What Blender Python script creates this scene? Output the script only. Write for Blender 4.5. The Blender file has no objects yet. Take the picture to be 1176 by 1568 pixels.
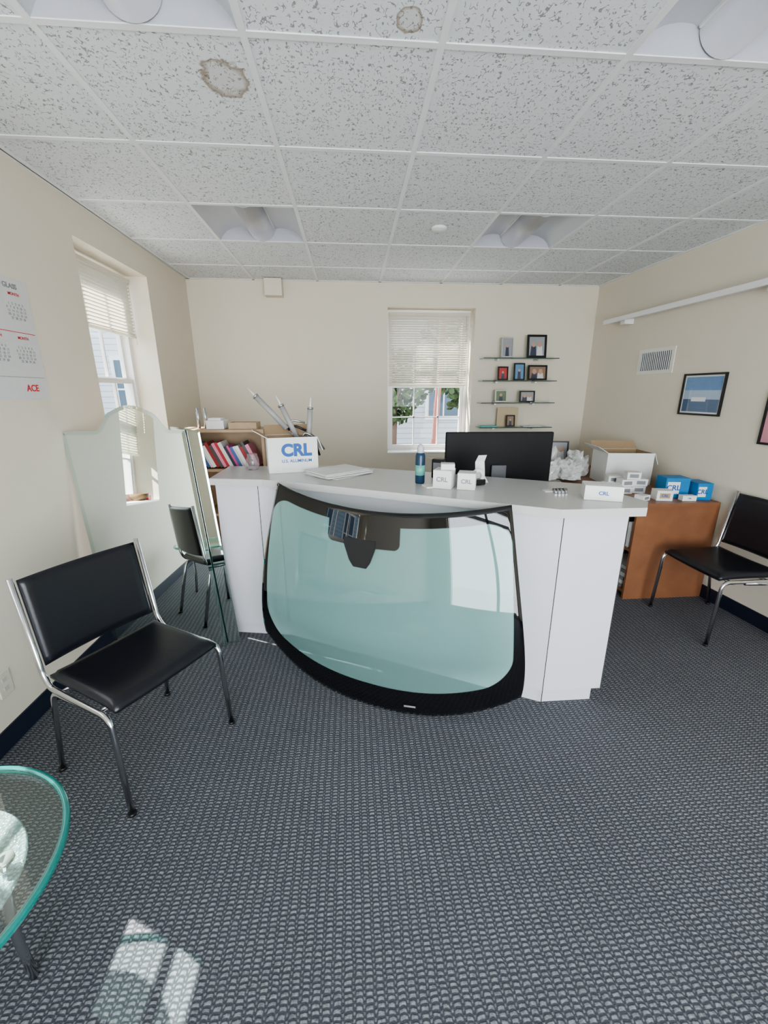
import bpy, bmesh, math, random
from mathutils import Vector, Matrix, noise
random.seed(7)
scene=bpy.context.scene
YW=4.54; XL=-1.55; CZ=2.567; YF=-2.0
TX0,TY0,T=-0.9124,1.6335,0.61

# ---------------------------------------------------------------- materials
def nt(m):
    m.use_nodes=True; t=m.node_tree; t.nodes.clear(); return t
class N:
    def __init__(s,m): s.t=nt(m)
    def n(s,ty,**k):
        x=s.t.nodes.new(ty)
        for a,b in k.items(): setattr(x,a,b)
        return x
    def l(s,a,b): s.t.links.new(a,b)
    def val(s,inp,v):
        if hasattr(v,'is_output') : s.l(v,inp)
        else: inp.default_value=v
    def m(s,op,a,b=0.0,c=0.0):
        x=s.n('ShaderNodeMath',operation=op)
        s.val(x.inputs[0],a); s.val(x.inputs[1],b)
        if op in('MULTIPLY_ADD','COMPARE'): s.val(x.inputs[2],c)
        return x.outputs[0]
    def rng(s,v,a,b,smooth=False):
        x=s.n('ShaderNodeMapRange')
        if smooth: x.interpolation_type='SMOOTHSTEP'
        s.l(v,x.inputs[0]); x.inputs[1].default_value=a; x.inputs[2].default_value=b; return x.outputs[0]
    def mix(s,f,a,b):
        x=s.n('ShaderNodeMix',data_type='RGBA')
        s.val(x.inputs[0],f); s.val(x.inputs[6],a); s.val(x.inputs[7],b)
        return x.outputs[2]
    def xyz(s,kind='Object'):
        c=s.n('ShaderNodeTexCoord'); q=s.n('ShaderNodeSeparateXYZ'); s.l(c.outputs[kind],q.inputs[0])
        return c.outputs[kind],q.outputs[0],q.outputs[1],q.outputs[2]
    def noise(s,co,sc,det=2.0,vec=None):
        x=s.n('ShaderNodeTexNoise'); x.inputs['Scale'].default_value=sc; x.inputs['Detail'].default_value=det
        s.l(co,x.inputs['Vector']); return x.outputs['Fac']
    def mapping(s,co,scale=(1,1,1),rot=(0,0,0)):
        x=s.n('ShaderNodeMapping'); x.inputs['Scale'].default_value=scale; x.inputs['Rotation'].default_value=rot
        s.l(co,x.inputs['Vector']); return x.outputs[0]
    def bsdf(s,col,rough=.5,metal=0,spec=.5,bump=None,bs=.3,bd=.01):
        b=s.n('ShaderNodeBsdfPrincipled'); s.val(b.inputs['Base Color'],col); s.val(b.inputs['Roughness'],rough)
        b.inputs['Metallic'].default_value=metal; b.inputs['Specular IOR Level'].default_value=spec
        if bump is not None:
            bp=s.n('ShaderNodeBump'); bp.inputs['Strength'].default_value=bs; bp.inputs['Distance'].default_value=bd
            s.l(bump,bp.inputs['Height']); s.l(bp.outputs[0],b.inputs['Normal'])
        return b
    def mixsh(s,f,a,b):
        x=s.n('ShaderNodeMixShader'); s.val(x.inputs[0],f); s.l(a,x.inputs[1]); s.l(b,x.inputs[2]); return x.outputs[0]
    def refl(s,f0):
        lw=s.n('ShaderNodeLayerWeight'); lw.inputs[0].default_value=.5
        p=s.m('POWER',lw.outputs['Facing'],4.0)
        return s.m('MULTIPLY_ADD',p,1-f0,f0)
    def glass(s,tint,diff,dcol,f0,gr):
        tr=s.n('ShaderNodeBsdfTransparent'); tr.inputs[0].default_value=(*tint,1)
        gl=s.n('ShaderNodeBsdfGlossy'); gl.inputs['Roughness'].default_value=gr
        base=tr.outputs[0]
        if diff>0:
            d=s.n('ShaderNodeBsdfDiffuse'); d.inputs[0].default_value=(*dcol,1); base=s.mixsh(diff,base,d.outputs[0])
        return s.mixsh(s.refl(f0),base,gl.outputs[0])
    def out(s,sh):
        o=s.n('ShaderNodeOutputMaterial'); s.l(sh,o.inputs[0])
MC={}
def M(name,c=(.8,.8,.8),rough=.5,metal=0,spec=.5,var=.06,nsc=30,bump=0):
    if name in MC: return MC[name]
    m=bpy.data.materials.new(name); g=N(m)
    co,_,_,_=g.xyz(); nz=g.noise(co,nsc,3)
    a=tuple(min(1,x*(1-var)) for x in c)+(1,); b=tuple(min(1,x*(1+var)) for x in c)+(1,)
    col=g.mix(nz,a,b)
    bs=g.bsdf(col,rough,metal,spec,nz if bump else None,bump,.002)
    g.out(bs.outputs[0]); MC[name]=m; return m
def glass(name,tint=(1,1,1),diff=0.0,dcol=(.5,.5,.5),f0=.04,gr=0.0):
    if name in MC: return MC[name]
    m=bpy.data.materials.new(name); g=N(m); g.out(g.glass(tint,diff,dcol,f0,gr)); MC[name]=m; return m

wallm=M('wall_paint',(.74,.68,.57),.75,var=.02,nsc=6,bump=.05)
white=M('white_paint',(.82,.82,.81),.4,var=.02)
gridw=M('ceiling_grid_white',(.80,.82,.83),.45,var=.02)
troff=M('troffer_enamel',(.55,.57,.60),.3,var=.02)
baskm=M('troffer_basket',(.47,.48,.53),.3,var=.03,nsc=200)
black=M('black_plastic',(.012,.012,.014),.35)
moncase=M('monitor_black',(.006,.006,.007),.55,spec=.25)
vinyl=M('black_vinyl',(.010,.011,.016),.30,var=.15,nsc=120,bump=.15)
chrome=M('chrome_tube',(.62,.62,.64),.16,1,var=.02)
basebm=M('navy_rubber_base',(.012,.018,.035),.4)
lam=M('desk_laminate',(.64,.63,.665),.38,var=.03,nsc=300)
lamtop=M('desk_top_laminate',(.56,.555,.54),.28,var=.08,nsc=400)
darkgap=M('dark_gap',(.05,.05,.05),.8)
wood=M('cherry_wood',(.25,.11,.055),.4,var=.25,nsc=9)
pale=M('pale_wood',(.46,.33,.21),.5,var=.2,nsc=9)
card=M('cardboard',(.45,.32,.20),.8,var=.08,nsc=60)
paper=M('paper_white',(.80,.80,.78),.7,var=.03)
bluep=M('print_blue',(.005,.10,.36),.5)
cyanp=M('carton_blue',(.015,.20,.45),.5)
redp=M('print_red',(.6,.03,.04),.5)
greyp=M('print_grey',(.25,.26,.28),.6)
frit=M('ceramic_frit_black',(.004,.004,.005),.06,var=.1)
alum=M('brushed_aluminium',(.55,.56,.58),.3,1)
gunm=M('gun_grey',(.36,.36,.35),.4)

def mk_blind():
    m=bpy.data.materials.new('blind_translucent'); g=N(m)
    co,_,_,_=g.xyz(); nz=g.noise(co,20)
    col=g.mix(nz,(.78,.75,.68,1),(.84,.81,.74,1))
    d=g.bsdf(col,.5); t=g.n('ShaderNodeBsdfTranslucent'); t.inputs[0].default_value=(.85,.83,.76,1)
    g.out(g.mixsh(.42,d.outputs[0],t.outputs[0])); return m
blindm=mk_blind()

def mk_carpet():
    m=bpy.data.materials.new('carpet_basketweave'); g=N(m)
    co,X,Y,Z=g.xyz()
    wob=g.noise(co,26,3); wx=g.m('MULTIPLY',g.m('SUBTRACT',wob,.5),.012)
    u=g.m('DIVIDE',g.m('ADD',X,wx),.028); fu=g.m('FRACT',u)
    du=g.m('ABSOLUTE',g.m('SUBTRACT',fu,.5))
    A=g.rng(du,.38,.22,True)
    B=g.rng(du,.36,.47,True)
    v=g.m('ADD',g.m('DIVIDE',g.m('ADD',Y,wx),.0130),g.m('MULTIPLY',g.m('MULTIPLY',du,du),1.2))
    dv=g.m('ABSOLUTE',g.m('SUBTRACT',g.m('FRACT',v),.5)); dv2=g.m('ABSOLUTE',g.m('SUBTRACT',g.m('FRACT',g.m('ADD',v,.5)),.5))
    bA=g.m('MULTIPLY',A,g.rng(dv,.40,.12,True)); bB=g.m('MULTIPLY',B,g.m('MULTIPLY',g.rng(dv2,.36,.10,True),.7))
    dash=g.m('MAXIMUM',bA,bB)
    fine=g.noise(co,380,2); mid=g.noise(co,110,3); big=g.noise(co,1.4,2)
    fm=g.rng(mid,.32,.68)
    lightc=g.mix(fm,(.130,.135,.147,1),(.285,.293,.312,1)); darkc=g.mix(fine,(.033,.036,.046,1),(.098,.103,.116,1))
    c=g.mix(dash,darkc,lightc)
    br=g.m('MULTIPLY_ADD',big,.3,.88)
    mm=g.n('ShaderNodeMix',data_type='RGBA',blend_type='MULTIPLY'); mm.inputs[0].default_value=1; g.l(c,mm.inputs[6])
    cb=g.n('ShaderNodeCombineColor'); [g.l(br,cb.inputs[i]) for i in range(3)]; g.l(cb.outputs[0],mm.inputs[7])
    h=g.m('ADD',g.m('MULTIPLY',dash,.7),g.m('MULTIPLY',fine,.5))
    b=g.bsdf(mm.outputs[2],.9,0,.2,h,.55,.004); g.out(b.outputs[0]); return m
carpet=mk_carpet()

def mk_tile():
    m=bpy.data.materials.new('acoustic_tile_fissured'); g=N(m)
    co,X,Y,Z=g.xyz()
    n1=g.noise(g.mapping(co,(1.0,.7,1)),60,1.0); n2=g.noise(co,75,0)
    ridge=g.m('ABSOLUTE',g.m('SUBTRACT',n1,.5))
    r=g.rng(ridge,.038,.014); mk=g.rng(n2,.52,.57)
    fis=g.m('MULTIPLY',r,mk)
    n3=g.noise(co,330,1); ph=g.rng(n3,.68,.74)
    f=g.m('MAXIMUM',fis,g.m('MULTIPLY',ph,.4))
    base=g.mix(f,(.755,.785,.805,1),(.33,.34,.35,1))
    def stain(cx,cy,rad,base):
        wn=g.noise(co,16,3)
        dx=g.m('SUBTRACT',X,cx); dy=g.m('SUBTRACT',Y,cy)
        d=g.m('SQRT',g.m('ADD',g.m('MULTIPLY',dx,dx),g.m('MULTIPLY',g.m('MULTIPLY',dy,dy),.7)))
        d=g.m('ADD',d,g.m('MULTIPLY',g.m('SUBTRACT',wn,.5),rad*.9))
        ins=g.rng(d,rad*1.03,rad*.93); ring=g.rng(d,rad*.66,rad*.95)
        k=g.m('MULTIPLY',ins,g.m('MULTIPLY_ADD',ring,.65,.18))
        return g.mix(k,base,(.25,.17,.09,1))
    base=stain(-.415,1.835,.080,base); base=stain(.198,1.555,.038,base)
    b=g.bsdf(base,.9,0,.2,g.m('MULTIPLY',f,-1),.5,.003); g.out(b.outputs[0]); return m
tile=mk_tile()

winglass=glass('window_glass',(.97,.99,.99),f0=.02)
shelfglass=glass('shelf_glass',(.80,.90,.87),.08,(.3,.5,.45))
edgeglass=M('glass_edge_green',(.03,.30,.27),.1,var=.1)
rimglass=glass('table_rim_glass',(.50,.88,.82),.45,(.03,.36,.33),.08)
shelfedge=M('shelf_edge_dark',(.03,.07,.065),.1)
tableglass=glass('table_glass',(.88,.95,.93),f0=.06)
clear=glass('clear_plastic',(.9,.92,.93),.12,(.7,.7,.7))
mirm=M('mirror_silver',(.72,.78,.755),.0,1,var=.005)
mirbev=M('mirror_bevel',(.60,.70,.67),.03,1,var=.005)
bagm=glass('plastic_bag_film',(.9,.9,.9),.75,(.84,.84,.82),.05,.15)
picglass=glass('picture_glass',(1,1,1),f0=.05)
def mk_frost():
    m=bpy.data.materials.new('crackled_glass'); g=N(m); co,_,_,_=g.xyz()
    v=g.n('ShaderNodeTexVoronoi'); v.inputs['Scale'].default_value=110; g.l(co,v.inputs['Vector'])
    k=g.rng(v.outputs['Distance'],.15,.6)
    d=g.bsdf(g.mix(k,(.86,.92,.93,1),(.42,.50,.53,1)),.2,0,.6,v.outputs['Distance'],1.0,.004)
    tr=g.n('ShaderNodeBsdfTransparent'); tr.inputs[0].default_value=(.9,.97,.96,1)
    g.out(g.mixsh(.55,tr.outputs[0],d.outputs[0])); return m
frost=mk_frost()

def mk_ws():
    m=bpy.data.materials.new('windshield_glass_with_frit'); g=N(m)
    co,U,V,_=g.xyz('UV')
    def sdf(cx,cy,hx,hy,r):
        ax=g.m('MAXIMUM',g.m('SUBTRACT',g.m('ABSOLUTE',g.m('SUBTRACT',U,cx)),hx-r),0.0)
        ay=g.m('MAXIMUM',g.m('SUBTRACT',g.m('ABSOLUTE',g.m('SUBTRACT',V,cy)),hy-r),0.0)
        return g.m('SUBTRACT',g.m('SQRT',g.m('ADD',g.m('MULTIPLY',ax,ax),g.m('MULTIPLY',ay,ay))),r)
    d=sdf(0,.530,.640,.400,.12)
    f=g.rng(d,-.002,.002)
    d2=sdf(-.045,.90,.195,.075,.03); f2=g.rng(d2,.002,-.002)
    f=g.m('MAXIMUM',f,f2)
    gl=g.glass((.52,.76,.72),.45,(.25,.42,.395),.085,0)
    bk=g.glass((.01,.01,.01),1.0,(.004,.004,.005),.085,0)
    g.out(g.mixsh(f,gl,bk)); return m
wsmat=mk_ws()

# ---------------------------------------------------------------- mesh builder
class MB:
    def __init__(s): s.bm=bmesh.new(); s.mats=[]
    def mi(s,m):
        if m not in s.mats: s.mats.append(m)
        return s.mats.index(m)
    def face(s,vs,m,smooth=False):
        try: f=s.bm.faces.new(vs)
        except ValueError: return
        f.material_index=s.mi(m); f.smooth=smooth; return f
    def poly(s,pts,m,smooth=False): return s.face([s.bm.verts.new(p) for p in pts],m,smooth)
    def box(s,a,b,m,mat=None,bev=0):
        x0,y0,z0=a;x1,y1,z1=b
        x0,x1=min(x0,x1),max(x0,x1);y0,y1=min(y0,y1),max(y0,y1);z0,z1=min(z0,z1),max(z0,z1)
        P=[(x0,y0,z0),(x1,y0,z0),(x1,y1,z0),(x0,y1,z0),(x0,y0,z1),(x1,y0,z1),(x1,y1,z1),(x0,y1,z1)]
        if mat: P=[mat@Vector(p) for p in P]
        v=[s.bm.verts.new(p) for p in P]; fs=[]
        for q in[(3,2,1,0),(4,5,6,7),(0,1,5,4),(1,2,6,5),(2,3,7,6),(3,0,4,7)]: fs.append(s.face([v[i] for i in q],m))
        if bev:
            es=list({e for f in fs for e in f.edges})
            r=bmesh.ops.bevel(s.bm,geom=es,offset=bev,segments=2,affect='EDGES',profile=.5)
            for f in r['faces']: f.material_index=s.mi(m)
        return s
    def prism(s,pts,z0,z1,m,mtop=None):
        b=[s.bm.verts.new((x,y,z0)) for x,y in pts]; t=[s.bm.verts.new((x,y,z1)) for x,y in pts]; n=len(pts)
        s.face(b[::-1],m); s.face(t,mtop or m)
        for i in range(n): s.face([b[i],b[(i+1)%n],t[(i+1)%n],t[i]],m)
    def sweep(s,path,r,m,seg=10,flat=1.0,cap=True):
        path=[Vector(p) for p in path]; rings=[]; up=None
        for i,p in enumerate(path):
            t=(path[min(i+1,len(path)-1)]-path[max(i-1,0)]).normalized()
            if up is None:
                up=Vector((1,0,0)) if abs(t.x)<.9 else Vector((0,1,0))
            a=(up-t*up.dot(t)).normalized(); b=t.cross(a); up=a
            rr=r[i] if isinstance(r,(list,tuple)) else r
            rings.append([s.bm.verts.new(p+a*rr*math.cos(k*2*math.pi/seg)*flat+b*rr*math.sin(k*2*math.pi/seg)) for k in range(seg)])
        for i in range(len(rings)-1):
            for k in range(seg): s.face([rings[i][k],rings[i][(k+1)%seg],rings[i+1][(k+1)%seg],rings[i+1][k]],m,True)
        if cap: s.face(rings[0][::-1],m); s.face(rings[-1],m)
    def lathe(s,prof,m,c=(0,0,0),seg=24):
        rings=[]
        for r,z in prof:
            rings.append([s.bm.verts.new((c[0]+r*math.cos(k*2*math.pi/seg),c[1]+r*math.sin(k*2*math.pi/seg),c[2]+z)) for k in range(seg)])
        for i in range(len(rings)-1):
            for k in range(seg): s.face([rings[i][k],rings[i][(k+1)%seg],rings[i+1][(k+1)%seg],rings[i+1][k]],m,True)
        s.face(rings[0][::-1],m); s.face(rings[-1],m)
    def pad(s,fn,nx,ny,m):
        T_,B_=[],[]
        for j in range(ny+1):
            a=[];b=[]
            for i in range(nx+1):
                u=-1+2*i/nx; v=-1+2*j/ny
                p,n,h=fn(u,v); a.append(s.bm.verts.new(p+n*h)); b.append(s.bm.verts.new(p-n*h))
            T_.append(a);B_.append(b)
        for j in range(ny):
            for i in range(nx):
                s.face([T_[j][i],T_[j][i+1],T_[j+1][i+1],T_[j+1][i]],m,True); s.face([B_[j][i],B_[j+1][i],B_[j+1][i+1],B_[j][i+1]],m,True)
        for i in range(nx):
            s.face([B_[0][i],B_[0][i+1],T_[0][i+1],T_[0][i]],m,True); s.face([T_[ny][i],T_[ny][i+1],B_[ny][i+1],B_[ny][i]],m,True)
        for j in range(ny):
            s.face([T_[j][0],T_[j+1][0],B_[j+1][0],B_[j][0]],m,True); s.face([B_[j][nx],B_[j+1][nx],T_[j+1][nx],T_[j][nx]],m,True)
    def obj(s,name,loc=(0,0,0),rot=(0,0,0),parent=None,recalc=True):
        if recalc: bmesh.ops.recalc_face_normals(s.bm,faces=s.bm.faces[:])
        me=bpy.data.meshes.new(name); s.bm.to_mesh(me); s.bm.free()
        for m in s.mats: me.materials.append(m)
        o=bpy.data.objects.new(name,me); scene.collection.objects.link(o); o.location=loc; o.rotation_euler=rot
        if parent: o.parent=parent
        return o
def rounded(path,rad,seg=6):
    P=[Vector(p) for p in path]; out=[P[0]]
    for i in range(1,len(P)-1):
        a=(P[i-1]-P[i]); b=(P[i+1]-P[i]); r=min(rad,a.length*.45,b.length*.45)
        p0=P[i]+a.normalized()*r; p1=P[i]+b.normalized()*r
        for k in range(seg+1):
            t=k/seg; out.append(p0*(1-t)**2+P[i]*2*t*(1-t)+p1*t*t)
    out.append(P[-1]); return out
def text(body,size,m,parent,loc,rot,name='lettering',ext=.0006,off=.02):
    c=bpy.data.curves.new(name,'FONT'); c.body=body; c.size=size; c.extrude=ext; c.align_x='CENTER'; c.align_y='CENTER'; c.offset=size*off
    c.materials.append(m); o=bpy.data.objects.new(name,c); scene.collection.objects.link(o)
    o.location=loc; o.rotation_euler=rot; o.parent=parent; return o
H=math.pi/2

# ---------------------------------------------------------------- room
WT=.30
b=MB(); b.box((-2.2,YF-.3,-.12),(3.4,YW+.3,0),carpet); b.obj('floor')
def wall(name,length,holes,loc,rz,thick=WT,h=2.8):
    b=MB(); x=0
    for (a,c,z0,z1) in sorted(holes):
        if a>x: b.box((x,0,0),(a,thick,h),wallm)
        if z0>0: b.box((a,0,0),(c,thick,z0),wallm)
        b.box((a,0,z1),(c,thick,h),wallm); x=c
    b.box((x,0,0),(length,thick,h),wallm)
    return b.obj(name,loc,(0,0,rz),recalc=False)
wall('wall_back',5.0,[(.385+1.85,1.29+1.85,.87,2.345)],(-1.85,YW,0),0)
wall('wall_left',YW-YF,[(2.80-YF,3.69-YF,.87,2.375),(.60-YF,1.50-YF,.87,2.375)],(XL,YF,0),H)
RA=.052
ra_c,ra_s=math.cos(RA),math.sin(RA)
def RW(Y,off,z):
    s=(4.54-Y)/ra_c
    return Vector((2.57+s*ra_s-off*ra_c,4.54-s*ra_c-off*ra_s,z))
b=MB(); b.box((0,-7.2,0),(.3,0.1,2.8),wallm); b.obj('wall_right',(2.57,4.54,0),(0,0,RA))
wall('wall_front',5.2,[(1.0,4.3,.08,2.35)],(3.3,YF,0),math.pi,thick=.2)
b=MB(); b.box((-2.2,YF-.3,2.8),(3.4,YW+.3,2.95),white); b.obj('light_block_slab')  # unseen slab above the ceiling, added to keep sky light from leaking in
b=MB(); b.box((XL,YF,0),(XL+.008,YW,.10),basebm); b.obj('baseboard_left')
b=MB(); b.box((XL+.008,YW-.008,0),(2.57,YW,.10),basebm); b.obj('baseboard_back')
b=MB(); b.box((-.008,-6.6,0),(0,-.02,.10),basebm); b.obj('baseboard_right',(2.57,4.54,0),(0,0,RA))

fix=[(0,2),(3,2),(0,-1),(3,-1),(0,-4),(3,-4)]
b=MB()
for i in range(-2,7):
    for j in range(-6,6):
        if (i,j) in fix: continue
        x0=TX0+i*T;y0=TY0+j*T;x1=x0+T;y1=y0+T
        x0=max(x0,XL-.01);y0=max(y0,YF-.01);y1=min(y1,YW+.01)
        if x1<=x0 or y1<=y0: continue
        b.box((x0,y0,CZ),(x1,y1,CZ+.015),tile)
b.obj('ceiling')
b=MB(); w=.0115
for i in range(-1,7):
    x=TX0+i*T; b.box((x-w,YF,CZ-.005),(x+w,YW,CZ),gridw)
for j in range(-5,5):
    y=TY0+j*T; b.box((XL,y-w,CZ-.0045),(2.75,y+w,CZ-.0005),gridw)
b.box((XL,YF,CZ-.005),(XL+.022,YW,CZ),gridw); b.box((XL,YW-.022,CZ-.005),(2.57,YW,CZ),gridw)
b.obj('trim_1')
b=MB(); b.box((-.022,-6.6,CZ-.0055),(0,0,CZ-.0002),gridw); b.obj('trim_2',(2.57,4.54,0),(0,0,RA))

def troffer(i,j):
    b=MB(); h=.292
    L=[(-h,0),(-h+.02,.030),(-.24,.056),(-.20,.072),(-.15,.080),(-.11,.078),(-.085,.068)]
    n=14; arc=[(.088*math.sin(-H+k*math.pi/n),.070-.078*math.cos(-H+k*math.pi/n)) for k in range(n+1)]
    for prof,m in ((L,troff),([(-x,z) for x,z in L],troff),(arc,baskm)):
        yy=h if m is troff else h-.008
        r0=[b.bm.verts.new((x,-yy,z)) for x,z in prof]; r1=[b.bm.verts.new((x,yy,z)) for x,z in prof]
        for k in range(len(prof)-1): b.face([r0[k],r0[k+1],r1[k+1],r1[k]],m,True)
        if m is baskm:
            b.face(r0,m); b.face(r1[::-1],m)
    for s in(-1,1):
        b.poly([(-h,s*h,0),(h,s*h,0),(h,s*(h-.006),.088),(-h,s*(h-.006),.088)],baskm)
    b.box((-h-.005,-h-.005,.088),(h+.005,h+.005,.10),troff)
    for s in(-1,1):
        b.box((s*h,-h,-.001),(s*(h+.013),h,.088),troff); b.box((-h,s*h,-.001),(h,s*(h+.013),.088),troff)
        b.box((s*.088,-h+.015,.062),(s*.096,h-.015,.072),white)
    b.obj('ceiling_light',(TX0+(i+.5)*T,TY0+(j+.5)*T,CZ),recalc=False)
for i,j in fix: troffer(i,j)
b=MB(); b.lathe([(.052,0),(.052,-.008),(.044,-.016),(.0,-.017)],white); b.obj('smoke_detector',(.607,3.116,CZ))

# ---------------------------------------------------------------- windows
def window(name,loc,rz,W,z0,z1,mid,rows=2):
    b=MB(); y0,y1=.20,.28; hw=W/2; f=.04
    b.box((-hw,y0-.01,z0),(-hw+f,y1,z1),white);b.box((hw-f,y0-.01,z0),(hw,y1,z1),white)
    b.box((-hw+f,y0-.01,z1-f),(hw-f,y1,z1),white);b.box((-hw+f,y0-.01,z0),(hw-f,y1,z0+.03),white)
    b.box((-hw,0.0,z0-.002),(hw,y0-.01,z0+.012),white)
    def sash(a,c,ya,rows):
        s=.032; x0=-hw+f; x1=hw-f
        b.box((x0,ya,a),(x0+s,ya+.03,c),white);b.box((x1-s,ya,a),(x1,ya+.03,c),white)
        b.box((x0+s,ya,a),(x1-s,ya+.03,a+s+.01),white);b.box((x0+s,ya,c-s),(x1-s,ya+.03,c),white)
        for k in(1,2):
            x=x0+(x1-x0)*k/3; b.box((x-.007,ya+.004,a+s),(x+.007,ya+.026,c-s),white)
        for k in range(1,rows):
            z=a+(c-a)*k/rows; b.box((x0+s,ya+.004,z-.007),(x1-s,ya+.026,z+.007),white)
        b.poly([(x0+s,ya+.015,a+s),(x1-s,ya+.015,a+s),(x1-s,ya+.015,c-s),(x0+s,ya+.015,c-s)],winglass)
    sash(z0+.03,mid,y0,rows); sash(mid-.03,z1-f,y0+.035,rows)
    return b.obj(name,loc,(0,0,rz))
def blind(loc,rz,W,z0,z1,tilt,m):
    b=MB(); hw=W/2-.03
    b.box((-hw,.12,z1-.03),(hw,.16,z1),m)
    z=z1-.04
    while z>z0+.02:
        mt=Matrix.Translation((0,.14,z))@Matrix.Rotation(tilt,4,'X')
        b.box((-hw,-.0125,-.0004),(hw,.0125,.0004),m,mt); z-=.0235
    b.box((-hw,.128,z0),(hw,.152,z0+.018),m)
    for x in(-hw*.7,hw*.7): b.sweep([(x,.14,z1-.02),(x,.14,z0)],.0012,white,4)
    b.sweep([(hw-.03,.118,z1-.03),(hw-.03,.118,z0-.05)],.003,clear,6)
    b.obj('window_blind',loc,(0,0,rz))
window('window_1',((.385+1.29)/2,YW,0),0,.905,.87,2.345,1.60)
blind(((.385+1.29)/2,YW,0),0,.905,1.585,2.315,-.85,blindm)
window('window_2',(XL,3.245,0),H,.89,.87,2.375,1.62)
blind((XL,3.245,0),H,.89,1.93,2.345,-.75,blindm)
window('window_3',(XL,1.05,0),H,.90,.87,2.375,1.62)
blind((XL,1.05,0),H,.90,1.29,2.345,-.85,blindm)
b=MB(); x0,x1=-1.0,2.3
for x in(x0,x0+1.1,x0+2.2,x1): b.box((x-.03,YF-.12,.08),(x+.03,YF-.06,2.35),alum)
for z in(.08,2.1,2.33): b.box((x0,YF-.12,z-.03),(x1,YF-.06,z+.03),alum)
b.poly([(x0,YF-.09,.1),(x1,YF-.09,.1),(x1,YF-.09,2.32),(x0,YF-.09,2.32)],winglass)
b.obj('window_4')

# ---------------------------------------------------------------- outside
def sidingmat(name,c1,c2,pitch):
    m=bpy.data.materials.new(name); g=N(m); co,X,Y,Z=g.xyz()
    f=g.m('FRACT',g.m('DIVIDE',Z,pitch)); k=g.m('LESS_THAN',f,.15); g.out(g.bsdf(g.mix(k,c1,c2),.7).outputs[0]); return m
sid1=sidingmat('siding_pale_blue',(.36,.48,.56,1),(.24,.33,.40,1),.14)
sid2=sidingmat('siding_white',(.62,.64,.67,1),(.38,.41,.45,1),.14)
roofm=M('roof_shingle',(.12,.12,.13),.9); darkwin=M('dark_pane',(.08,.13,.18),.1); asphalt=M('asphalt',(.26,.26,.26),.9); leaf=M('foliage',(.09,.14,.06),.7,var=.7,nsc=6); bark=M('bark',(.18,.12,.09),.9)
b=MB(); b.box((-40,-30,-.3),(40,40,-.13),asphalt); b.obj('ground')
def house(cx,cy,rz,w,h,m,name='neighbor_house'):
    b=MB(); b.box((-w/2,0,-.13),(w/2,6,h),m); b.poly([(-w/2-.3,-.3,h),(w/2+.3,-.3,h),(w/2+.3,3,h+1.8),(-w/2-.3,3,h+1.8)],roofm); b.poly([(-w/2-.3,6.3,h),(w/2+.3,6.3,h),(w/2+.3,3,h+1.8),(-w/2-.3,3,h+1.8)],roofm)
    n=int(w//2)
    for k in range(n):
        x=-w/2+1+(w-2)*k/max(1,n-1)
        for z in(.9,3.4):
            if z+1.4>h: continue
            b.box((x-.5,-.04,z-.1),(x+.5,-.001,z+1.5),white); b.box((x-.4,-.06,z),(x+.4,-.04,z+1.4),darkwin); b.box((x-.4,-.07,z+.68),(x+.4,-.05,z+.72),white); b.box((x-.02,-.07,z),(x+.02,-.05,z+1.4),white)
    b.obj(name,(cx,cy,0),(0,0,rz))
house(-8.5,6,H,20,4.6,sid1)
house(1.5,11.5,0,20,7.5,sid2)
def tree(x,y,h,r):
    b=MB(); b.sweep([(0,0,-.13),(.05,0,h*.4),(0,.1,h*.8)],[.14,.11,.05],bark,8)
    for k in range(5):
        a=k*1.3; b.sweep([(0,0,h*.4),(math.cos(a)*r*.6,math.sin(a)*r*.6,h*.8)],[.05,.02],bark,6)
    for k in range(900):
        a=random.uniform(0,6.28); rr=r*math.sqrt(random.random()); zz=h*.35+random.random()*h*.65
        rr*=math.sin(min(1,max(.15,(zz-h*.3)/(h*.7)))*2.6)
        c=Vector((math.cos(a)*rr,math.sin(a)*rr,zz)); e=Matrix.Rotation(random.uniform(0,6.28),3,Vector((random.random(),random.random(),random.random()+.1)).normalized()); s=random.uniform(.04,.085)
        b.poly([c+e@Vector(q)*s for q in((-1,-.6,0),(0,-1,.2),(1,-.5,0),(1,.6,0),(0,1,.2),(-1,.5,0))],leaf)
    b.obj('tree',(x,y,0),recalc=False)
tree(2.55,9.0,3.4,1.2); tree(.9,9.8,2.4,1.0)
b=MB(); b.sweep([(0,0,-.13),(.25,0,5)],.05,M('rust_pole',(.3,.12,.1),.6),8); b.obj('utility_pole',(1.35,7.0,0))

# ---------------------------------------------------------------- reception desk
body=[(-.81,2.455),(-.43,2.385),(.92,1.67),(1.22,1.67),(1.27,1.78),(1.20,2.06),(.43,2.48),(-.11,2.76),(-.81,2.80)]
toe =[(-.79,2.475),(-.42,2.41),(.925,1.695),(1.19,1.695),(1.24,1.80),(1.18,2.03),(.42,2.46),(-.11,2.74),(-.79,2.78)]
top =[(-.83,2.42),(-.52,2.365),(-.40,2.315),(.88,1.62),(1.26,1.62),(1.335,1.72),(1.25,2.10),(.45,2.53),(-.10,2.80),(-.83,2.84)]
b=MB(); b.prism(toe,0,.085,lam); b.prism(body,.085,1.0,lam); b.prism(body,1.0,1.004,darkgap)
b.prism(top,1.004,1.042,lamtop)
def seam(x,y,z0,z1): b.box((x-.0015,y-.0015,z0),(x+.0015,y+.0015,z1),darkgap)
seam(-.555,2.407,.085,1.0); seam(-.43,2.385,.085,1.0); seam(.92,1.67,.0,1.0); seam(1.22,1.67,.085,1.0)
b.prism([(.44,2.54),(1.26,2.10),(1.42,2.40),(.62,2.86)],.70,.735,lamtop)
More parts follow.
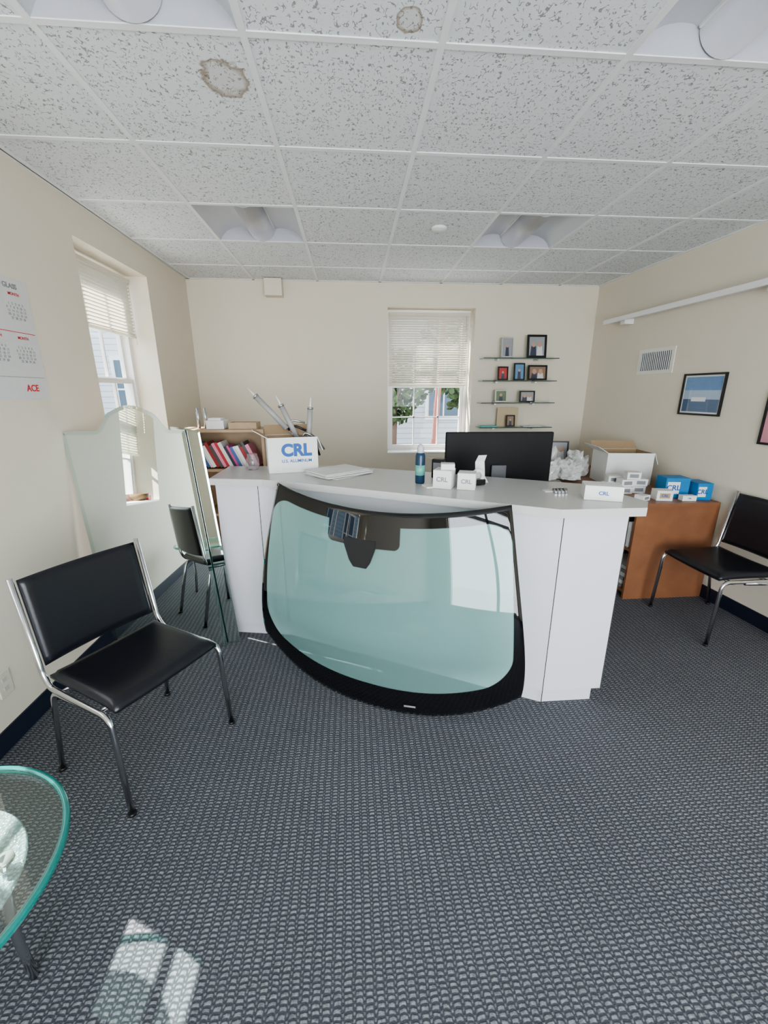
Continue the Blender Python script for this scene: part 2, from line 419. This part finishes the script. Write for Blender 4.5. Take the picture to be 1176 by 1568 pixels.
b.prism([(-.10,2.815),(.44,2.54),(.62,2.86),(.05,3.14)],.70,.735,lamtop)
b.box((.02,3.06,0),(.06,3.1,.70),lam); b.box((.60,2.78,0),(.64,2.82,.70),lam); b.box((1.34,2.38,0),(1.38,2.42,.70),lam)
b.obj('reception_desk')

# ---------------------------------------------------------------- windshield
def windshield():
    mid=Vector((.14,1.970)); a=Vector((.891,-.454)); n0=Vector((-.454,-.891))
    def P(s,t,d=0.0):
        hw=.740-.125*t**1.15
        bul=.115*(1-s*s)
        zb=.012+.185*abs(s)**2.6; zt=1.050-.065*(1-s*s)
        z=zb+(zt-zb)*t
        x=s*(hw-.035*(1-t)**7)+.035*(1-t)
        o=(.135*(1-t)+.006)+bul+.035*math.sin(math.pi*t)+d
        q=mid+a*x+n0*o
        return Vector((q.x,q.y,z))
    NS,NT=60,40
    b=MB(); thick=.006; uv=b.bm.loops.layers.uv.new('UVMap')
    V=[[b.bm.verts.new(P(-1+2*i/NS,j/NT)) for i in range(NS+1)] for j in range(NT+1)]
    def st(i,j):
        s=-1+2*i/NS; t=j/NT; return (s*(.70-.06*t),t)
    for j in range(NT):
        for i in range(NS):
            f=b.face([V[j][i],V[j][i+1],V[j+1][i+1],V[j+1][i]],wsmat,True)
            for lp,(ii,jj) in zip(f.loops,((i,j),(i+1,j),(i+1,j+1),(i,j+1))): lp[uv].uv=st(ii,jj)
    back={}
    def bk(j,i):
        if (j,i) not in back:
            c=V[j][i].co; back[(j,i)]=b.bm.verts.new((c.x+.454*thick,c.y+.891*thick,c.z-.001))
        return back[(j,i)]
    loop=[(0,i) for i in range(NS+1)]+[(j,NS) for j in range(1,NT+1)]+[(NT,i) for i in range(NS-1,-1,-1)]+[(j,0) for j in range(NT-1,-1,-1)]
    for k in range(len(loop)-1):
        p,q=loop[k],loop[k+1]; b.face([V[p[0]][p[1]],bk(*p),bk(*q),V[q[0]][q[1]]],frit)
    root=b.obj('windshield',recalc=False)
    c=MB()
    out=[(-.22,.86),(.05,.86),(.05,.83),(.01,.755),(-.02,.725),(-.125,.725),(-.165,.755),(-.22,.83)]
    f=[c.bm.verts.new(P(s,t,.003)) for s,t in out]; g=[c.bm.verts.new(P(s,t,-.03)) for s,t in out]
    c.face(f,black); c.face(g[::-1],black)
    for k in range(len(f)): c.face([f[k],g[k],g[(k+1)%len(f)],f[(k+1)%len(f)]],black)
    c.poly([P(.26,.052,.003),P(.34,.052,.003),P(.34,.042,.003),P(.26,.042,.003)],greyp)
    c.obj('sensor_bracket',parent=root)
windshield()

# ---------------------------------------------------------------- chairs
def chair(loc,rz):
    b=MB()
    for s in(-1,1):
        x=s*.243
        b.sweep(rounded([(x,-.262,.865),(x,-.20,.47),(x,-.165,.425),(x,.195,.425),(x*1.02,.215,.0)],.05),.0125,chrome,10,.8)
        b.sweep(rounded([(x*.985,.05,.412),(x*.985,-.17,.405),(x*1.02,-.235,.0)],.05),.0115,chrome,10,.8)
        b.lathe([(.015,0),(.015,.012)],black,(x*1.02,.215,0),10); b.lathe([(.015,0),(.015,.012)],black,(x*1.02,-.235,0),10)
    b.sweep([(-.243,.12,.412),(.243,.12,.412)],.009,chrome,8); b.sweep([(-.243,-.12,.412),(.243,-.12,.412)],.009,chrome,8)
    def fs(u,v):
        su=math.copysign(abs(u)**.9,u); edge=max(abs(u),abs(v))
        h=.026*(1-max(0,(edge-.86)/.14)**2*.75)
        z=.452+.012*abs(v)**3*(-1 if v>0 else .3)-.006*(1-u*u)
        return Vector((su*.225,v*.20+.005,z)),Vector((0,0,1)),h
    b.pad(fs,20,20,vinyl)
    def fb(u,v):
        edge=max(abs(u),abs(v)); h=.016*(1-max(0,(edge-.88)/.12)**2*.8)
        cz=.678+v*.175
        y=-.245-(cz-.69)*.15 - .018*(1-u*u)+.012
        return Vector((u*.226,y,cz)),Vector((0,.988,.15)),h
    b.pad(fb,20,20,vinyl)
    return b.obj('stacking_chair',loc,(0,0,rz))
chair((-.915,1.565,0),math.radians(-120))
chair((2.385,2.335,0),math.radians(90))

# ---------------------------------------------------------------- mirror
def mirror():
    root=bpy.data.objects.new('arched_floor_mirror',None); scene.collection.objects.link(root)
    LEAN=-.10; HT=1.325
    def panel(p0,ang,outline,name,inset,rise):
        b=MB(); n=len(outline)
        sh=lambda x,z:(x+.12*(1-z/HT),z)
        ins=[]
        for k in range(n):
            p=Vector(outline[k-1]);q=Vector(outline[k]);r=Vector(outline[(k+1)%n])
            d1=(q-p).normalized(); d2=(r-q).normalized(); n1=Vector((-d1.y,d1.x)); n2=Vector((-d2.y,d2.x)); m_=(n1+n2); m_=m_/max(.3,m_.dot(n1))
            ins.append(q+m_*inset)
        ol=[sh(x,z) for x,z in outline]; inn=[sh(v.x,v.y) for v in ins]
        F=[b.bm.verts.new((x,0,z)) for x,z in ol]; I=[b.bm.verts.new((x,-rise,z)) for x,z in inn]; B=[b.bm.verts.new((x,.006,z)) for x,z in ol]
        b.face(I,mirm)
        for k in range(n):
            q=(k+1)%n; b.face([F[k],F[q],I[q],I[k]],mirbev); b.face([B[k],B[q],F[q],F[k]],edgeglass)
        b.face(B[::-1],darkgap)
        return b.obj(name,p0,(LEAN,0,ang),root)
    def sm(t): return t*t*(3-2*t)
    prof=[]
    for k in range(61):
        x=.625-.625*k/60
        if x>.545: z=1.325
        elif x>.46: z=1.325+.10*sm((.545-x)/.085)
        elif x>.26: z=1.425+.035*math.sin((x-.26)/.20*math.pi)
        elif x>.165: z=1.325+.10*sm((x-.165)/.095)
        else: z=1.325
        prof.append((x,z))
    ol=[(0,.003),(.625,.003)]+prof
    panel((-1.545,2.245,0.002),.09,ol,'arched_panel',.02,.0011)
    o2=[(0,.003),(.15,.003),(.15,1.31)]+[(.15*(1-k/8),1.31+.03*math.sin(k/8*math.pi/2)) for k in range(1,9)]
    panel((-1.000,2.313,0.002),.12,o2,'narrow_panel',.010,.0004)
mirror()

# ---------------------------------------------------------------- glass coffee table
R=.35
b2=MB(); b2.lathe([(R-.0155,.425),(R-.0155,.441)],tableglass,seg=96)
ring=MB()
prof=[(R-.015,.424),(R-.003,.424),(R,.428),(R,.438),(R-.003,.442),(R-.015,.442)]
sg=96; rings=[[ring.bm.verts.new((r*math.cos(k*2*math.pi/sg),r*math.sin(k*2*math.pi/sg),z)) for k in range(sg)] for r,z in prof]
for i in range(len(prof)):
    for k in range(sg): ring.face([rings[i][k],rings[i][(k+1)%sg],rings[(i+1)%6][(k+1)%sg],rings[(i+1)%6][k]],rimglass,True)
tb=bpy.data.objects.new('glass_coffee_table',None); scene.collection.objects.link(tb); tb.location=(-1.075,.72,0)
ring.obj('rim',parent=tb); b2.obj('top',parent=tb)
lg=MB()
for k in range(3):
    a=k*2.094+2.5; c,s=math.cos(a),math.sin(a)
    lg.sweep(rounded([(c*.22,s*.22,.424),(c*.19,s*.19,.2),(c*.20,s*.20,0)],.1),.011,chrome,10)
    lg.lathe([(.02,.415),(.02,.424)],chrome,(c*.22,s*.22,0),12)
lg.obj('legs',parent=tb)
sh=MB(); sh.lathe([(.250,.385),(.254,.389),(.250,.394)],frost,seg=60); sh.obj('crackled_glass_shelf',parent=tb)

# ---------------------------------------------------------------- bookcase
b=MB(); X0,X1,Y0,Y1=-1.20,-.61,2.95,3.22
b.box((X0,Y0,0),(X0+.018,Y1,1.275),pale);b.box((X1-.018,Y0,0),(X1,Y1,1.275),pale);b.box((X0+.018,Y1-.008,0),(X1-.018,Y1,1.275),pale)
for z in(.06,.36,.66,.985,1.257): b.box((X0+.018,Y0,z),(X1-.018,Y1-.008,z+.018),pale)
b.obj('bookcase')
b=MB(); x=X0+.10
cols=[(.5,.05,.06),(.75,.73,.7),(.05,.05,.07),(.6,.1,.25),(.08,.15,.35),(.7,.65,.6),(.85,.85,.82),(.35,.05,.05),(.1,.1,.1),(.8,.3,.4)]
k=0
while x<X1-.05:
    w=random.uniform(.012,.028); h=random.uniform(.15,.20); c=cols[k%10]; k+=1
    mt=Matrix.Translation((x,Y0+.02,1.010))@Matrix.Rotation(-.42,4,'Y')
    b.box((0,0,0),(w,.15,h),M('book_%d'%(k%10),c,.5),mt); x+=w*1.12
b.obj('books')
b=MB(); b.box((-1.00,2.98,1.276),(-.88,3.1,1.335),paper,bev=.003); b.box((-.985,2.99,1.336),(-.90,3.08,1.35),paper); b.obj('white_carton')
b=MB(); b.box((-.85,2.98,1.276),(-.66,3.12,1.285),pale)
for q in((-.85,2.98,-.66,2.99),(-.85,3.11,-.66,3.12),(-.85,2.99,-.84,3.11),(-.67,2.99,-.66,3.11)): b.box((q[0],q[1],1.285),(q[2],q[3],1.32),pale)
b.obj('wooden_tray')
b=MB()
for x in(-1.08,-1.03): b.lathe([(.011,0),(.011,.11),(.007,.115),(.007,.14)],alum,(x,3.08,1.276),12)
b.obj('sealant_tube_pair')

def carton(name,loc,rz,w,d,h,mout,min_,flaps=True,t=.004):
    b=MB()
    b.box((-w/2,-d/2,0),(w/2,d/2,t),mout)
    b.box((-w/2,-d/2,t),(w/2,-d/2+t,h),mout); b.box((-w/2,d/2-t,t),(w/2,d/2,h),mout)
    b.box((-w/2,-d/2+t,t),(-w/2+t,d/2-t,h),mout); b.box((w/2-t,-d/2+t,t),(w/2,d/2-t,h),mout)
    e=t+.0006
    b.poly([(-w/2+e,-d/2+e,e),(w/2-e,-d/2+e,e),(w/2-e,d/2-e,e),(-w/2+e,d/2-e,e)],min_)
    for q in(((-1,1),(1,1)),((-1,-1),(1,-1)),((-1,-1),(-1,1)),((1,-1),(1,1))):
        (a,c),(a2,c2)=q; b.poly([(a*(w/2-e),c*(d/2-e),e),(a2*(w/2-e),c2*(d/2-e),e),(a2*(w/2-e),c2*(d/2-e),h-.001),(a*(w/2-e),c*(d/2-e),h-.001)],min_)
    if flaps:
        L=min(.10,w*.3)
        def flap(org,dirv,ax,half):
            o=Vector(org); dv=Vector(dirv).normalized()*L; ax=Vector(ax)*half; n=ax.cross(dv).normalized()*.002
            p=[o-ax,o+ax,o+ax+dv,o-ax+dv]
            b.poly([q+n for q in p],min_ if n.z>0 else mout); b.poly([q-n for q in p][::-1],mout if n.z>0 else min_)
            for i in range(4): b.poly([p[i]+n,p[(i+1)%4]+n,p[(i+1)%4]-n,p[i]-n],mout)
        flap((-w/2,0,h),(-.75,0,.45),(0,1,0),d/2)
        flap((w/2,0,h),(.35,0,-.9),(0,-1,0),d/2)
        flap((0,d/2,h),(0,.6,.5),(-1,0,0),w/2)
    return b.obj(name,loc,(0,0,rz),recalc=False)
c=carton('open_carton',(-.385,2.665,1.043),math.radians(14),.30,.20,.215,paper,card)
text('CRL',.10,bluep,c,(.02,-.1015,.135),(H,0,0),off=.05); text('U.S. ALUMINUM',.026,bluep,c,(.02,-.1015,.072),(H,0,0))
def gun(loc,rot,L=.22):
    b=MB()
    b.sweep([(0,0,0),(0,0,L)],.017,gunm,14); b.sweep([(0,0,L-.001),(0,0,L+.012)],.020,alum,14); b.sweep([(0,0,L+.012),(0,0,L+.02),(0,0,L+.07)],[.012,.006,.003],paper,10)
    b.sweep([(0,0,-.14),(0,0,0)],.004,chrome,8)
    b.sweep(rounded([(0,.005,-.01),(.05,.0,-.02),(.08,0,-.09)],.03),.008,black,8); b.sweep(rounded([(.02,0,-.01),(.06,0,.02),(.11,0,-.05)],.03),.006,alum,8)
    b.sweep(rounded([(0,0,-.14),(.02,0,-.15),(.03,0,-.12)],.02),.005,chrome,8)
    b.obj('caulking_gun',loc,rot)
gun((-.41,2.70,1.30),(0,math.radians(-42),0),.26); gun((-.345,2.70,1.235),(0,math.radians(-24),0)); gun((-.28,2.72,1.22),(0,math.radians(6),.4),.2)
b=MB(); b.lathe([(.032,0),(.040,.01),(.040,.07),(.030,.085),(.032,.086),(.032,.10)],clear,(0,0,0),20); b.obj('plastic_jar',(-.64,2.70,1.043))

b=MB()
for k in range(8):
    a=random.uniform(-.10,.10)+.72; mt=Matrix.Translation((random.uniform(-.02,.02),random.uniform(-.02,.02),k*.003))@Matrix.Rotation(a,4,'Z')
    b.box((-.16,-.12,0),(.16,.12,.0028),paper,mt)
b.obj('paper_stack',(-.085,2.505,1.043))
b=MB(); gcan=M('can_navy',(.015,.05,.10),.25); b.lathe([(.024,0),(.026,.004),(.026,.15),(.021,.165)],gcan,seg=24); b.lathe([(.0265,.045),(.0265,.10)],M('can_label',(.15,.42,.35),.4),seg=24); b.lathe([(.018,.165),(.019,.167),(.019,.190),(.013,.205),(.006,.212)],M('can_cap',(.55,.57,.6),.3),seg=20); b.obj('spray_can',(.365,2.20,1.043))
def sbox(name,loc,rz,w,d,h,m,lab=None,txt=None,lm=None):
    b=MB(); b.box((-w/2,-d/2,0),(w/2,d/2,h),m,bev=.0015)
    b.box((-w/2+.001,-.001,h),(w/2-.001,.001,h+.0003),greyp)
    if lab: b.box((-w*.32,-d/2-.0006,h*.25),(w*.32,-d/2,h*.75),lab)
    o=b.obj(name,loc,(0,0,rz))
    if txt: text(txt,h*.35,lm or bluep,o,(0,-d/2-.0012,h*.5),(H,0,0))
    return o
sbox('small_carton',(.475,2.09,1.043),-.45,.095,.10,.095,paper,None,'CRL',greyp)
sbox('small_carton',(.585,2.05,1.043),-.35,.09,.09,.085,paper,None,'CRL',greyp)
sbox('small_carton',(.49,2.085,1.1385),-.2,.07,.06,.03,paper)
b=MB(); b.box((-.04,-.02,0),(.04,.02,.03),black,bev=.004)
pts=[(.032*math.cos(k*math.pi/10),0,.045+.032*math.sin(k*math.pi/10)) for k in range(21)]
b.sweep(pts,.011,paper,8,1.0); b.box((-.055,-.015,.02),(-.04,.015,.045),black)
b.obj('tape_dispenser',(.665,2.13,1.043),(0,0,.3))
b=MB(); b.poly([(-.03,-.04,.002),(.03,-.04,.002),(.03,.0,.03),(-.03,.0,.03)],paper); b.poly([(-.03,0,.03),(.03,0,.03),(.028,.012,.11),(-.028,.012,.11)],paper); b.poly([(-.028,.012,.11),(.028,.012,.11),(.025,-.015,.15),(-.025,-.015,.15)],paper); b.obj('curled_receipt',(.70,2.20,1.043),(0,0,.2))
b=MB(); b.box((-.04,-.03,0),(.04,.03,.11),black,bev=.006); b.box((-.03,-.031,.03),(.03,-.030,.09),greyp); b.obj('desk_calculator',(.50,2.34,1.043),(0,0,-.4))
b=MB(); b.box((-.05,-.035,0),(.05,.035,.008),paper); b.obj('note_pad',(.42,2.10,1.043),(0,0,.2))
sbox('white_carton',(1.155,1.795,1.043),math.radians(-22),.16,.11,.068,paper,None,'CRL',bluep)
b=MB()
for k in range(4):
    b.sweep([(k*.018,0,.006),(k*.018+.01,.05,.010),(k*.018+.03,.06,.006)],.006,alum,8)
b.box((-.04,.03,0),(.0,.07,.004),paper)
b.obj('metal_clips',(.99,1.90,1.043))

b=MB(); b.box((-.325,-.014,.185),(.325,.014,.555),moncase,bev=.006)
stm=M('monitor_stand',(.10,.102,.11),.4)
b.box((-.045,-.040,.012),(.045,-.024,.36),stm,bev=.004); b.box((-.035,-.024,.30),(.035,-.0145,.355),moncase); b.box((-.12,-.10,0),(.12,.08,.012),moncase,bev=.004)
b.box((-.315,.0142,.195),(.315,.0150,.545),darkwin)
b.obj('computer_monitor',(.885,2.455,.736),(0,0,-.05))

# ---------------------------------------------------------------- wood credenza + stuff
b=MB(); X0,X1,Y0,Y1=2.03,2.60,2.70,4.30
b.box((X0,Y0,0),(2.655,Y0+.02,.73),wood); b.box((X0,Y1-.02,0),(X1-.05,Y1,.73),wood); b.box((X0,(Y0+Y1)/2-.01,.05),(X1-.02,(Y0+Y1)/2+.01,.73),wood)
b.box((X0-.015,Y0-.015,.73),(2.64,3.2,.755),wood); b.box((X0-.015,3.2,.73),(X1-.03,Y1,.755),wood)
for z in(.05,.38): b.box((X0,Y0+.02,z),(X1-.04,Y1-.02,z+.02),wood)
b.box((1.45,3.35,.73),(2.015,4.05,.755),wood); b.box((1.47,3.37,0),(1.49,4.03,.73),wood)
b.obj('wood_credenza')
b=MB()
for k in range(9):
    y=2.76+k*.05; b.box((2.045,y,.401),(2.27,y+.03,.401+random.uniform(.15,.28)),[paper,black,card,greyp][k%4])
for k in range(6):
    b.box((2.04+k*.01,2.77,.071+k*.025),(2.33,3.07,.095+k*.025),paper if k%2 else greyp)
b.obj('file_binders')
c=carton('open_carton',(2.36,3.45,.756),math.radians(-8),.38,.30,.27,paper,card)
def crl(name,loc,rz,w,d,h,m,tm):
    o=sbox(name,loc,rz,w,d,h,m); b=MB(); b.box((-w*.42,-d/2-.0006,h*.2),(w*.1,-d/2-.0001,h*.8),paper); b.obj('label',parent=o)
    text('CRL',h*.36,bluep,o,(-w*.16,-d/2-.0015,h*.5),(H,0,0)); return o
crl('blue_carton',(2.42,2.90,.756),-.15,.17,.13,.15,cyanp,paper)
crl('blue_carton',(2.565,2.83,.756),-.1,.11,.16,.125,cyanp,paper)
sbox('white_carton',(2.27,2.80,.756),-.2,.11,.09,.075,paper,card,'CRL',bluep)
sbox('white_carton',(2.44,2.76,.756),-.1,.10,.05,.04,paper,None,'CRL',bluep)
for k,(x,y,z) in enumerate([(2.12,3.02,.756),(2.24,3.04,.756),(2.13,3.03,.812),(2.10,3.18,.756),(2.25,3.04,.812),(2.12,3.17,.812),(2.18,3.03,.868)]):
    sbox('small_carton',(x,y,z),random.uniform(-.25,.25),.10,.08,.055,paper,greyp)
sbox('small_carton',(2.12,2.80,.756),.4,.08,.07,.04,paper,greyp)
def bag(loc,r,sz):
    b=MB(); bmesh.ops.create_icosphere(b.bm,subdivisions=4,radius=1); mi=b.mi(bagm)
    for v in b.bm.verts:
        n=noise.noise(v.co*3+Vector((r*9,0,0)))*.4+noise.noise(v.co*8)*.22
        v.co=Vector((v.co.x*sz[0],v.co.y*sz[1],max(v.co.z,-.5)*sz[2]+.5*sz[2]))*(1+n); v.co.z=max(0,v.co.z)
    for f in b.bm.faces: f.material_index=mi; f.smooth=False
    b.obj('plastic_bag',loc,recalc=False)
bag((1.66,3.50,.782),1,(.14,.10,.12)); bag((1.90,3.52,.782),2,(.13,.12,.10)); bag((2.14,3.80,.756),3,(.11,.12,.14)); bag((1.60,3.82,.782),4,(.10,.10,.12)); bag((1.84,3.80,.782),5,(.10,.12,.16))
b=MB()
for k in range(6):
    mt=Matrix.Translation((1.74+random.uniform(-.12,.12),3.64+random.uniform(-.1,.1),.756+k*.004))@Matrix.Rotation(random.uniform(-.3,.3),4,'Z'); b.box((-.14,-.18,0),(.14,.18,.0035),[paper,pale,greyp][k%3],mt)
b.obj('loose_papers')

# ---------------------------------------------------------------- picture frames
def frame(name,loc,rz,w,h,fm,bg,kind='portrait',fw=.014,tilt=0,mat_w=0):
    b=MB(); d=.015
    b.box((-w/2,-d,0),(-w/2+fw,0,h),fm);b.box((w/2-fw,-d,0),(w/2,0,h),fm);b.box((-w/2+fw,-d,0),(w/2-fw,0,fw),fm);b.box((-w/2+fw,-d,h-fw),(w/2-fw,0,h),fm)
    y=-d*.4
    b.box((-w/2+fw,y,fw),(w/2-fw,0,h-fw),bg)
    if kind=='portrait':
        hr=(w-2*fw)*.13; skin=M('photo_skin',(.55,.34,.25),.4); cl=[M('photo_dark_clothes',(.04,.05,.09),.4),M('photo_white_clothes',(.7,.7,.7),.4)]
        people=[-.16,.16] if w>.14 else [0]
        for k,px in enumerate(people):
            cx=px*w; zc=h*.58
            b.poly([(cx-hr*1.6,y-.0004,fw),(cx+hr*1.6,y-.0004,fw),(cx+hr*1.1,y-.0004,zc-hr*.6),(cx-hr*1.1,y-.0004,zc-hr*.6)],cl[k%2])
            b.poly([(cx+hr*math.cos(q*.524),y-.0008,zc+hr*1.2*math.sin(q*.524)) for q in range(12)],skin)
    elif kind=='sea':
        i=fw+mat_w; z0,z1=i,h-i; x0,x1=-w/2+i,w/2-i
        def q(za,zb,m,xa=x0,xb=x1,dy=.0004): b.poly([(xa,y-dy,za),(xb,y-dy,za),(xb,y-dy,zb),(xa,y-dy,zb)],m)
        q(z0,z0+.36*(z1-z0),M('photo_sea',(.05,.10,.20),.3)); q(z0+.36*(z1-z0),z0+.62*(z1-z0),M('photo_haze',(.40,.50,.62),.3)); q(z0+.62*(z1-z0),z1,M('photo_sky',(.10,.25,.50),.3))
        q(z0+.30*(z1-z0),z0+.42*(z1-z0),M('photo_cloud',(.8,.8,.8),.4),x0+.2*w,x0+.55*w,.0008)
    b.poly([(-w/2+fw,-d*.75,fw),(w/2-fw,-d*.75,fw),(w/2-fw,-d*.75,h-fw),(-w/2+fw,-d*.75,h-fw)],picglass)
    return b.obj(name,loc,(tilt,0,rz))
pg=[M('photo_bg_grey',(.35,.36,.38),.4),M('photo_bg_red',(.5,.05,.05),.4),M('photo_bg_blue',(.12,.3,.5),.4),M('photo_bg_green',(.15,.22,.12),.4),M('photo_bg_brown',(.3,.2,.13),.4)]
silver=M('frame_silver',(.55,.54,.52),.35,.6)
for n,z in enumerate((1.858,1.636,1.414,1.160)):
    b=MB(); b.box((1.355,4.386,z-.008),(2.15,4.535,z),shelfglass); b.box((1.355,4.380,z-.008),(2.15,4.3855,z),shelfedge)
    for x in(1.53,1.95):
        b.box((x-.012,4.45,z-.024),(x+.012,4.54,z-.009),chrome); b.box((x-.012,4.515,z+.0005),(x+.012,4.54,z+.010),chrome)
    b.obj('glass_wall_shelf')
def fr(px0,px1,h,z,fm,bg,yy=4.43,fw=.012):
    x0=1.336+(px0-737)*.00685; x1=1.336+(px1-737)*.00685
    frame('picture_frame',((x0+x1)/2,yy,z+.003),0,x1-x0,h,fm,bg,fw=fw,tilt=-.12)
fr(768,786,.195,1.859,silver,pg[0]); fr(808,838,.225,1.859,black,pg[0],4.44,.02)
fr(765,781,.135,1.637,black,pg[1]); fr(790,807,.17,1.637,black,pg[2]); fr(812,842,.15,1.637,black,pg[4],fw=.016)
fr(763,782,.125,1.415,silver,pg[3]); fr(802,826,.115,1.415,black,pg[0])
fr(783,797,.12,1.161,black,pg[4],4.42)
b=MB(); b.box((1.57,4.475,1.161),(1.80,4.479,1.36),M('tan_sheet',(.58,.47,.30),.6)); b.obj('tan_envelope')
b=MB(); b.box((1.38,4.42,1.1605),(1.56,4.50,1.175),M('teal_box',(.15,.45,.42),.5)); b.box((1.85,4.42,1.1605),(2.05,4.5,1.166),paper); b.obj('stationery')
frame('picture_frame',(2.10,4.10,.84),-.2,.21,.20,black,pg[0],tilt=-.1,fw=.014)
b=MB(); b.box((-.10,-.07,0),(.10,.07,.084),greyp); b.obj('desk_organizer',(2.10,4.10,.755))
def rframe(Ya,Yb,z0,z1,bg,kind,mw):
    p=RW((Ya+Yb)/2,.001,z0); frame('wall_picture_frame',p,-H+RA,abs(Yb-Ya),z1-z0,black,bg,kind,.014,0,mw)
rframe(2.87,3.24,1.348,1.655,paper,'sea',.012)
rframe(2.18,2.55,1.19,1.53,M('photo_pink',(.75,.35,.42),.4),'none',.02)
b=MB(); w,h=.41,.21
b.box((-w/2,-.006,-h/2),(w/2,0,h/2),M('vent_enamel',(.78,.76,.70),.4)); b.box((-w/2+.035,-.0065,-h/2+.03),(w/2-.035,-.006,h/2-.03),darkgap)
for k in range(16):
    x=-w/2+.045+k*(w-.09)/15; b.box((x-.003,-.011,-h/2+.03),(x+.003,-.0065,h/2-.03),gridw)
b.obj('air_vent',RW(3.59,.0,1.775),(0,0,-H+RA))
b=MB(); b.box((-.115,-3.4,0),(-.001,0,.022),white); b.box((-.118,-3.4,-.016),(-.1155,0,.024),white)
for y in(-.25,-1.6,-3.0): b.box((-.09,y-.03,-.045),(-.001,y+.03,-.001),white)
b.obj('wall_shelf',RW(4.28-.06,0,2.165),(0,0,RA))
b=MB(); b.box((-.80,YW-.11,2.41),(-.635,YW,CZ-.006),wallm,bev=.004); b.obj('trim_3')
cal=bpy.data.objects.new('wall_calendar',None); scene.collection.objects.link(cal); cal.location=(XL,2.05,1.49); cal.rotation_euler=(0,0,H)
b=MB(); b.box((-.28,-.003,0),(.285,-.001,.535),M('calendar_paper',(.66,.66,.65),.7)); b.box((-.27,-.0035,.30),(.275,-.003,.303),redp); b.box((-.27,-.0035,.10),(.275,-.003,.102),greyp); b.obj('sheet',parent=cal)
days="\n".join(["1   2   3   4   5","6   7   8   9  10  11","13  14  15  16  17","20  21  22  23  24","27  28  29  30"])
for cx in(-.19,-.03,.13):
    for cz in(.405,.215):
        text(days,.0155,greyp,cal,(cx+.06,-.004,cz-.012),(H,0,0),'month_grid',.0002,0); text('MONTH',.018,redp,cal,(cx+.06,-.004,cz+.062),(H,0,0),'month_name',.0002)
text('ACE',.042,redp,cal,(.18,-.004,.05),(H,0,0)); text('AUTO GLASS',.030,greyp,cal,(.13,-.004,.50),(H,0,0))
b=MB(); b.box((-.035,-.006,-.057),(.035,0,.057),M('outlet_plate',(.70,.66,.56),.4),bev=.002)
for z in(-.022,.022): b.box((-.012,-.0075,z-.010),(.012,-.006,z+.010),M('outlet_face',(.6,.56,.48),.4))
b.obj('wall_outlet',(XL,1.66,.29),(0,0,H))
b=MB(); b.lathe([(.05,0),(.075,.03),(.08,.06),(.07,.06),(.045,.012)],M('wicker',(.2,.12,.06),.8),seg=20); b.obj('wicker_bowl',(XL-.10,.86,.884))
b=MB(); b.box((-.05,-.04,0),(.05,.04,.04),redp); b.box((-.05,-.04,.04),(.05,.04,.05),paper); b.obj('tissue_box',(XL-.10,.72,.884))

# ---------------------------------------------------------------- lights & world
w=bpy.data.worlds.new('daylight'); scene.world=w; w.use_nodes=True
t=w.node_tree; t.nodes.clear(); o=t.nodes.new('ShaderNodeOutputWorld'); bg=t.nodes.new('ShaderNodeBackground')
bg.inputs[0].default_value=(.80,.89,1,1); bg.inputs[1].default_value=4.8; t.links.new(bg.outputs[0],o.inputs[0])
sd=bpy.data.lights.new('sun','SUN'); sd.energy=30; sd.angle=.009; sd.color=(1,.96,.90)
so=bpy.data.objects.new('sun',sd); scene.collection.objects.link(so)
so.rotation_euler=Vector((.9,-.43,-.93)).to_track_quat('-Z','Y').to_euler(); so.location=(-6,5,8)
def area(name,loc,rot,sx,sy,e,c):
    l=bpy.data.lights.new(name,'AREA'); l.shape='RECTANGLE'; l.size=sx; l.size_y=sy; l.energy=e; l.color=c
    o=bpy.data.objects.new(name,l); scene.collection.objects.link(o); o.location=loc; o.rotation_euler=rot; return o
area('storefront_daylight',(.65,YF-.25,1.22),(H,0,0),3.3,2.25,180,(.95,.97,1))
try: scene.view_settings.look='AgX - Medium High Contrast'
except Exception as e: print(e)

# ---------------------------------------------------------------- camera
f,th,ps,ro=633.06,.2818,.0762,-.0012
ct,st=math.cos(th),math.sin(th);cp,sp=math.cos(ps),math.sin(ps)
F=Vector((sp*ct,cp*ct,-st));R=Vector((cp,-sp,0));U=Vector((sp*st,cp*st,ct))
R2=R*math.cos(ro)+U*math.sin(ro);U2=-R*math.sin(ro)+U*math.cos(ro)
cd=bpy.data.cameras.new('camera'); co=bpy.data.objects.new('camera',cd); scene.collection.objects.link(co)
mt=Matrix((R2,U2,-F)).transposed().to_4x4(); mt.translation=Vector((0,0,1.52)); co.matrix_world=mt
cd.sensor_fit='VERTICAL'; cd.sensor_height=36; cd.sensor_width=27; cd.lens=f/1568*36; cd.clip_start=.02; cd.clip_end=200
scene.camera=co
